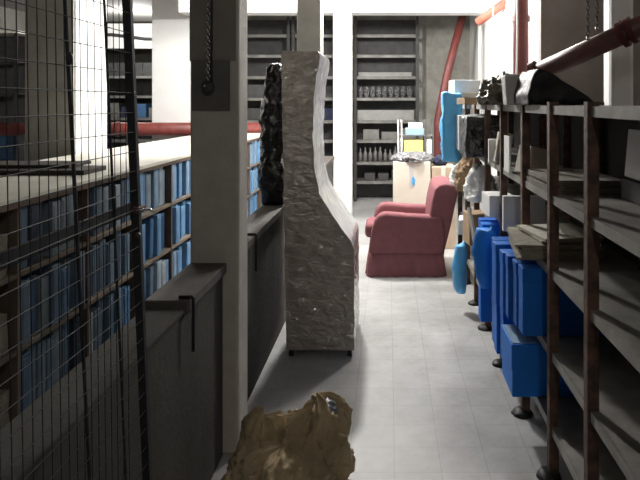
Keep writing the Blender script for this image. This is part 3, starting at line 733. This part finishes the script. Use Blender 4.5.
royal(.60, 4.15, T4, .34, .10, .29, 0, 'upright blue box on the lowest shelf under the bulging sack')
royal(.63, 4.32, T4, .34, .09, .28, 2, 'upright blue box last along the lowest shelf')

# ------------------------------------------------------------------ pipes, chains and cables at the right
def pipe(name, label, pts, r, m, collars=(), cr=1.25, mc=None):
    t = thing(name, label, 'pipe', pts[0])
    bm = NB(); add_tube(bm, pts, r, 22); obj('tube', bm, m, t, smooth=True)
    for (a, b) in collars:
        P0, P1 = Vector(pts[0]), Vector(pts[-1]); bm = NB()
        add_tube(bm, [P0.lerp(P1, a), P0.lerp(P1, b)], r * cr, 22); obj('collar', bm, mc or m, t)
    return t
Yp = 3.5
pA = (PX(535, 3.75), 3.75, PZ(74, 3.75)); pB = (PX(680, 3.3), 3.3, PZ(8, 3.3))
pipe('red_pipe', 'big dull red pipe slanting up above the shelving with a flange', [pA, pB], .056, M_dull, ((-.01, .03), (.62, .655), (.675, .71)), 1.35, M_redd)
pipe('red_pipe', 'dark red upright pipe with collars beside the bright wall', [(1.215, 5.85, 1.66), (1.215, 5.85, ZC)], .072, M_redd, ((0.0, .1), (.42, .45), (.62, .64)), 1.18)
pipe('red_pipe', 'thin red pipe slanting across the far rack', [(PX(438, 9.9), 9.9, 0), (PX(438, 9.9), 9.9, PZ(120, 9.9)), (PX(447, 9.9), 9.9, PZ(75, 9.9)), (PX(463, 9.9), 9.9, PZ(14, 9.9))], .062, M_redd)
pipe('orange_pipe', 'short orange red pipe under the white beam end', [(PX(478, 8.2), 8.2, PZ(22, 8.2)), (PX(506, 7.9), 7.9, PZ(2, 7.9))], .055, M_orange)
pipe('grey_pipe', 'thin grey upright pipe on the bright wall edge', [(1.38, 9.6, 1.2), (1.38, 9.6, ZC)], .03, M_cable)
for pts, lb in (([(1.155, 5.75, ZC), (1.16, 5.74, 2.3), (1.15, 5.73, 1.9), (1.16, 5.73, 1.66)], 'pale cable hanging in front of the dark red upright pipe'),
                ([(PX(493, 7.5), 7.5, ZC), (PX(493, 7.5), 7.5, PZ(15, 7.5)), (PX(495, 7.5), 7.5, PZ(48, 7.5)), (PX(494, 7.5), 7.5, PZ(60, 7.5))], 'pale cable dangling before the bright wall left of the pipe')):
    bm = NB(); add_tube(bm, pts, .008, 8); tag(obj('cable', bm, M_cable, smooth=True), lb, 'cable')
for px, py, lb in ((588, 37, 'left hanging chain above the big dull red pipe'), (597, 27, 'right hanging chain above the big dull red pipe')):
    Yc = 3.52; x = PX(px, Yc); z = PZ(py, Yc); bm = NB(); k = 0
    while z < ZC:
        q = 8; R = .008
        add_tube(bm, [(x + (R * math.cos(2 * math.pi * i / q) if k % 2 else 0), Yc + (0 if k % 2 else R * math.cos(2 * math.pi * i / q)), z + .015 * math.sin(2 * math.pi * i / q)) for i in range(q + 1)], .003, 4, cap=False)
        z += .023; k += 1
    t = thing('hanger_chain', lb, 'chain', (x, Yc, PZ(py, Yc)), 'chains over the red pipe')
    obj('links', bm, M_steeld, t, smooth=True)
    bm = NB(); add_blob(bm, x, Yc, PZ(py, Yc) - .008, .011, .011, .014, 2); obj('hook', bm, M_chrome, t, smooth=True)

# ------------------------------------------------------------------ lamps of the store, plus an added near fill
def area(name, loc, sx, sy, power, col=(1, .97, .92), rot=(0, 0, 0)):
    L = bpy.data.lights.new(name, 'AREA'); L.shape = 'RECTANGLE'; L.size = sx; L.size_y = sy; L.energy = power; L.color = col
    o = bpy.data.objects.new(name, L); COL.objects.link(o); o.location = loc; o.rotation_euler = rot; return o
def bulb(name, loc, r, power, col=(1, .97, .93)):
    L = bpy.data.lights.new(name, 'POINT'); L.energy = power; L.shadow_soft_size = r; L.color = col
    o = bpy.data.objects.new(name, L); COL.objects.link(o); o.location = loc; return o
bulb('aisle_lamp', (-.50, 6.75, 2.92), .10, 390)
bulb('side_lamp', (.80, 6.25, 3.15), .12, 140)
bulb('bookcase_lamp', (-1.45, 8.3, 3.2), .14, 190)
bulb('left_depth_lamp', (-4.8, 12.2, 3.15), .14, 160)
bulb('near_fill', (.35, -.9, 3.0), .10, 33, (1, .96, .9))  # unseen fill light added behind the camera to lift near faces
W = bpy.data.worlds.new('world'); SC.world = W; W.use_nodes = True
W.node_tree.nodes['Background'].inputs['Color'].default_value = (.01, .01, .012, 1)

# ------------------------------------------------------------------ camera
cam = bpy.data.cameras.new('camera'); co = bpy.data.objects.new('camera', cam); COL.objects.link(co)
co.location = (0, 0, H); co.rotation_euler = (math.pi / 2, 0, 0)
cam.sensor_fit = 'HORIZONTAL'; cam.sensor_width = 36; cam.lens = 36.0 * F / 640
cam.shift_x = (320 - VX) / 640; cam.shift_y = (VY - 240) / 640
cam.clip_start = .05; cam.clip_end = 60
SC.camera = co
SC.view_settings.view_transform = 'Standard'; SC.view_settings.look = 'None'
SC.view_settings.gamma = 1; SC.view_settings.use_curve_mapping = False
SC.view_settings.exposure = 0.0
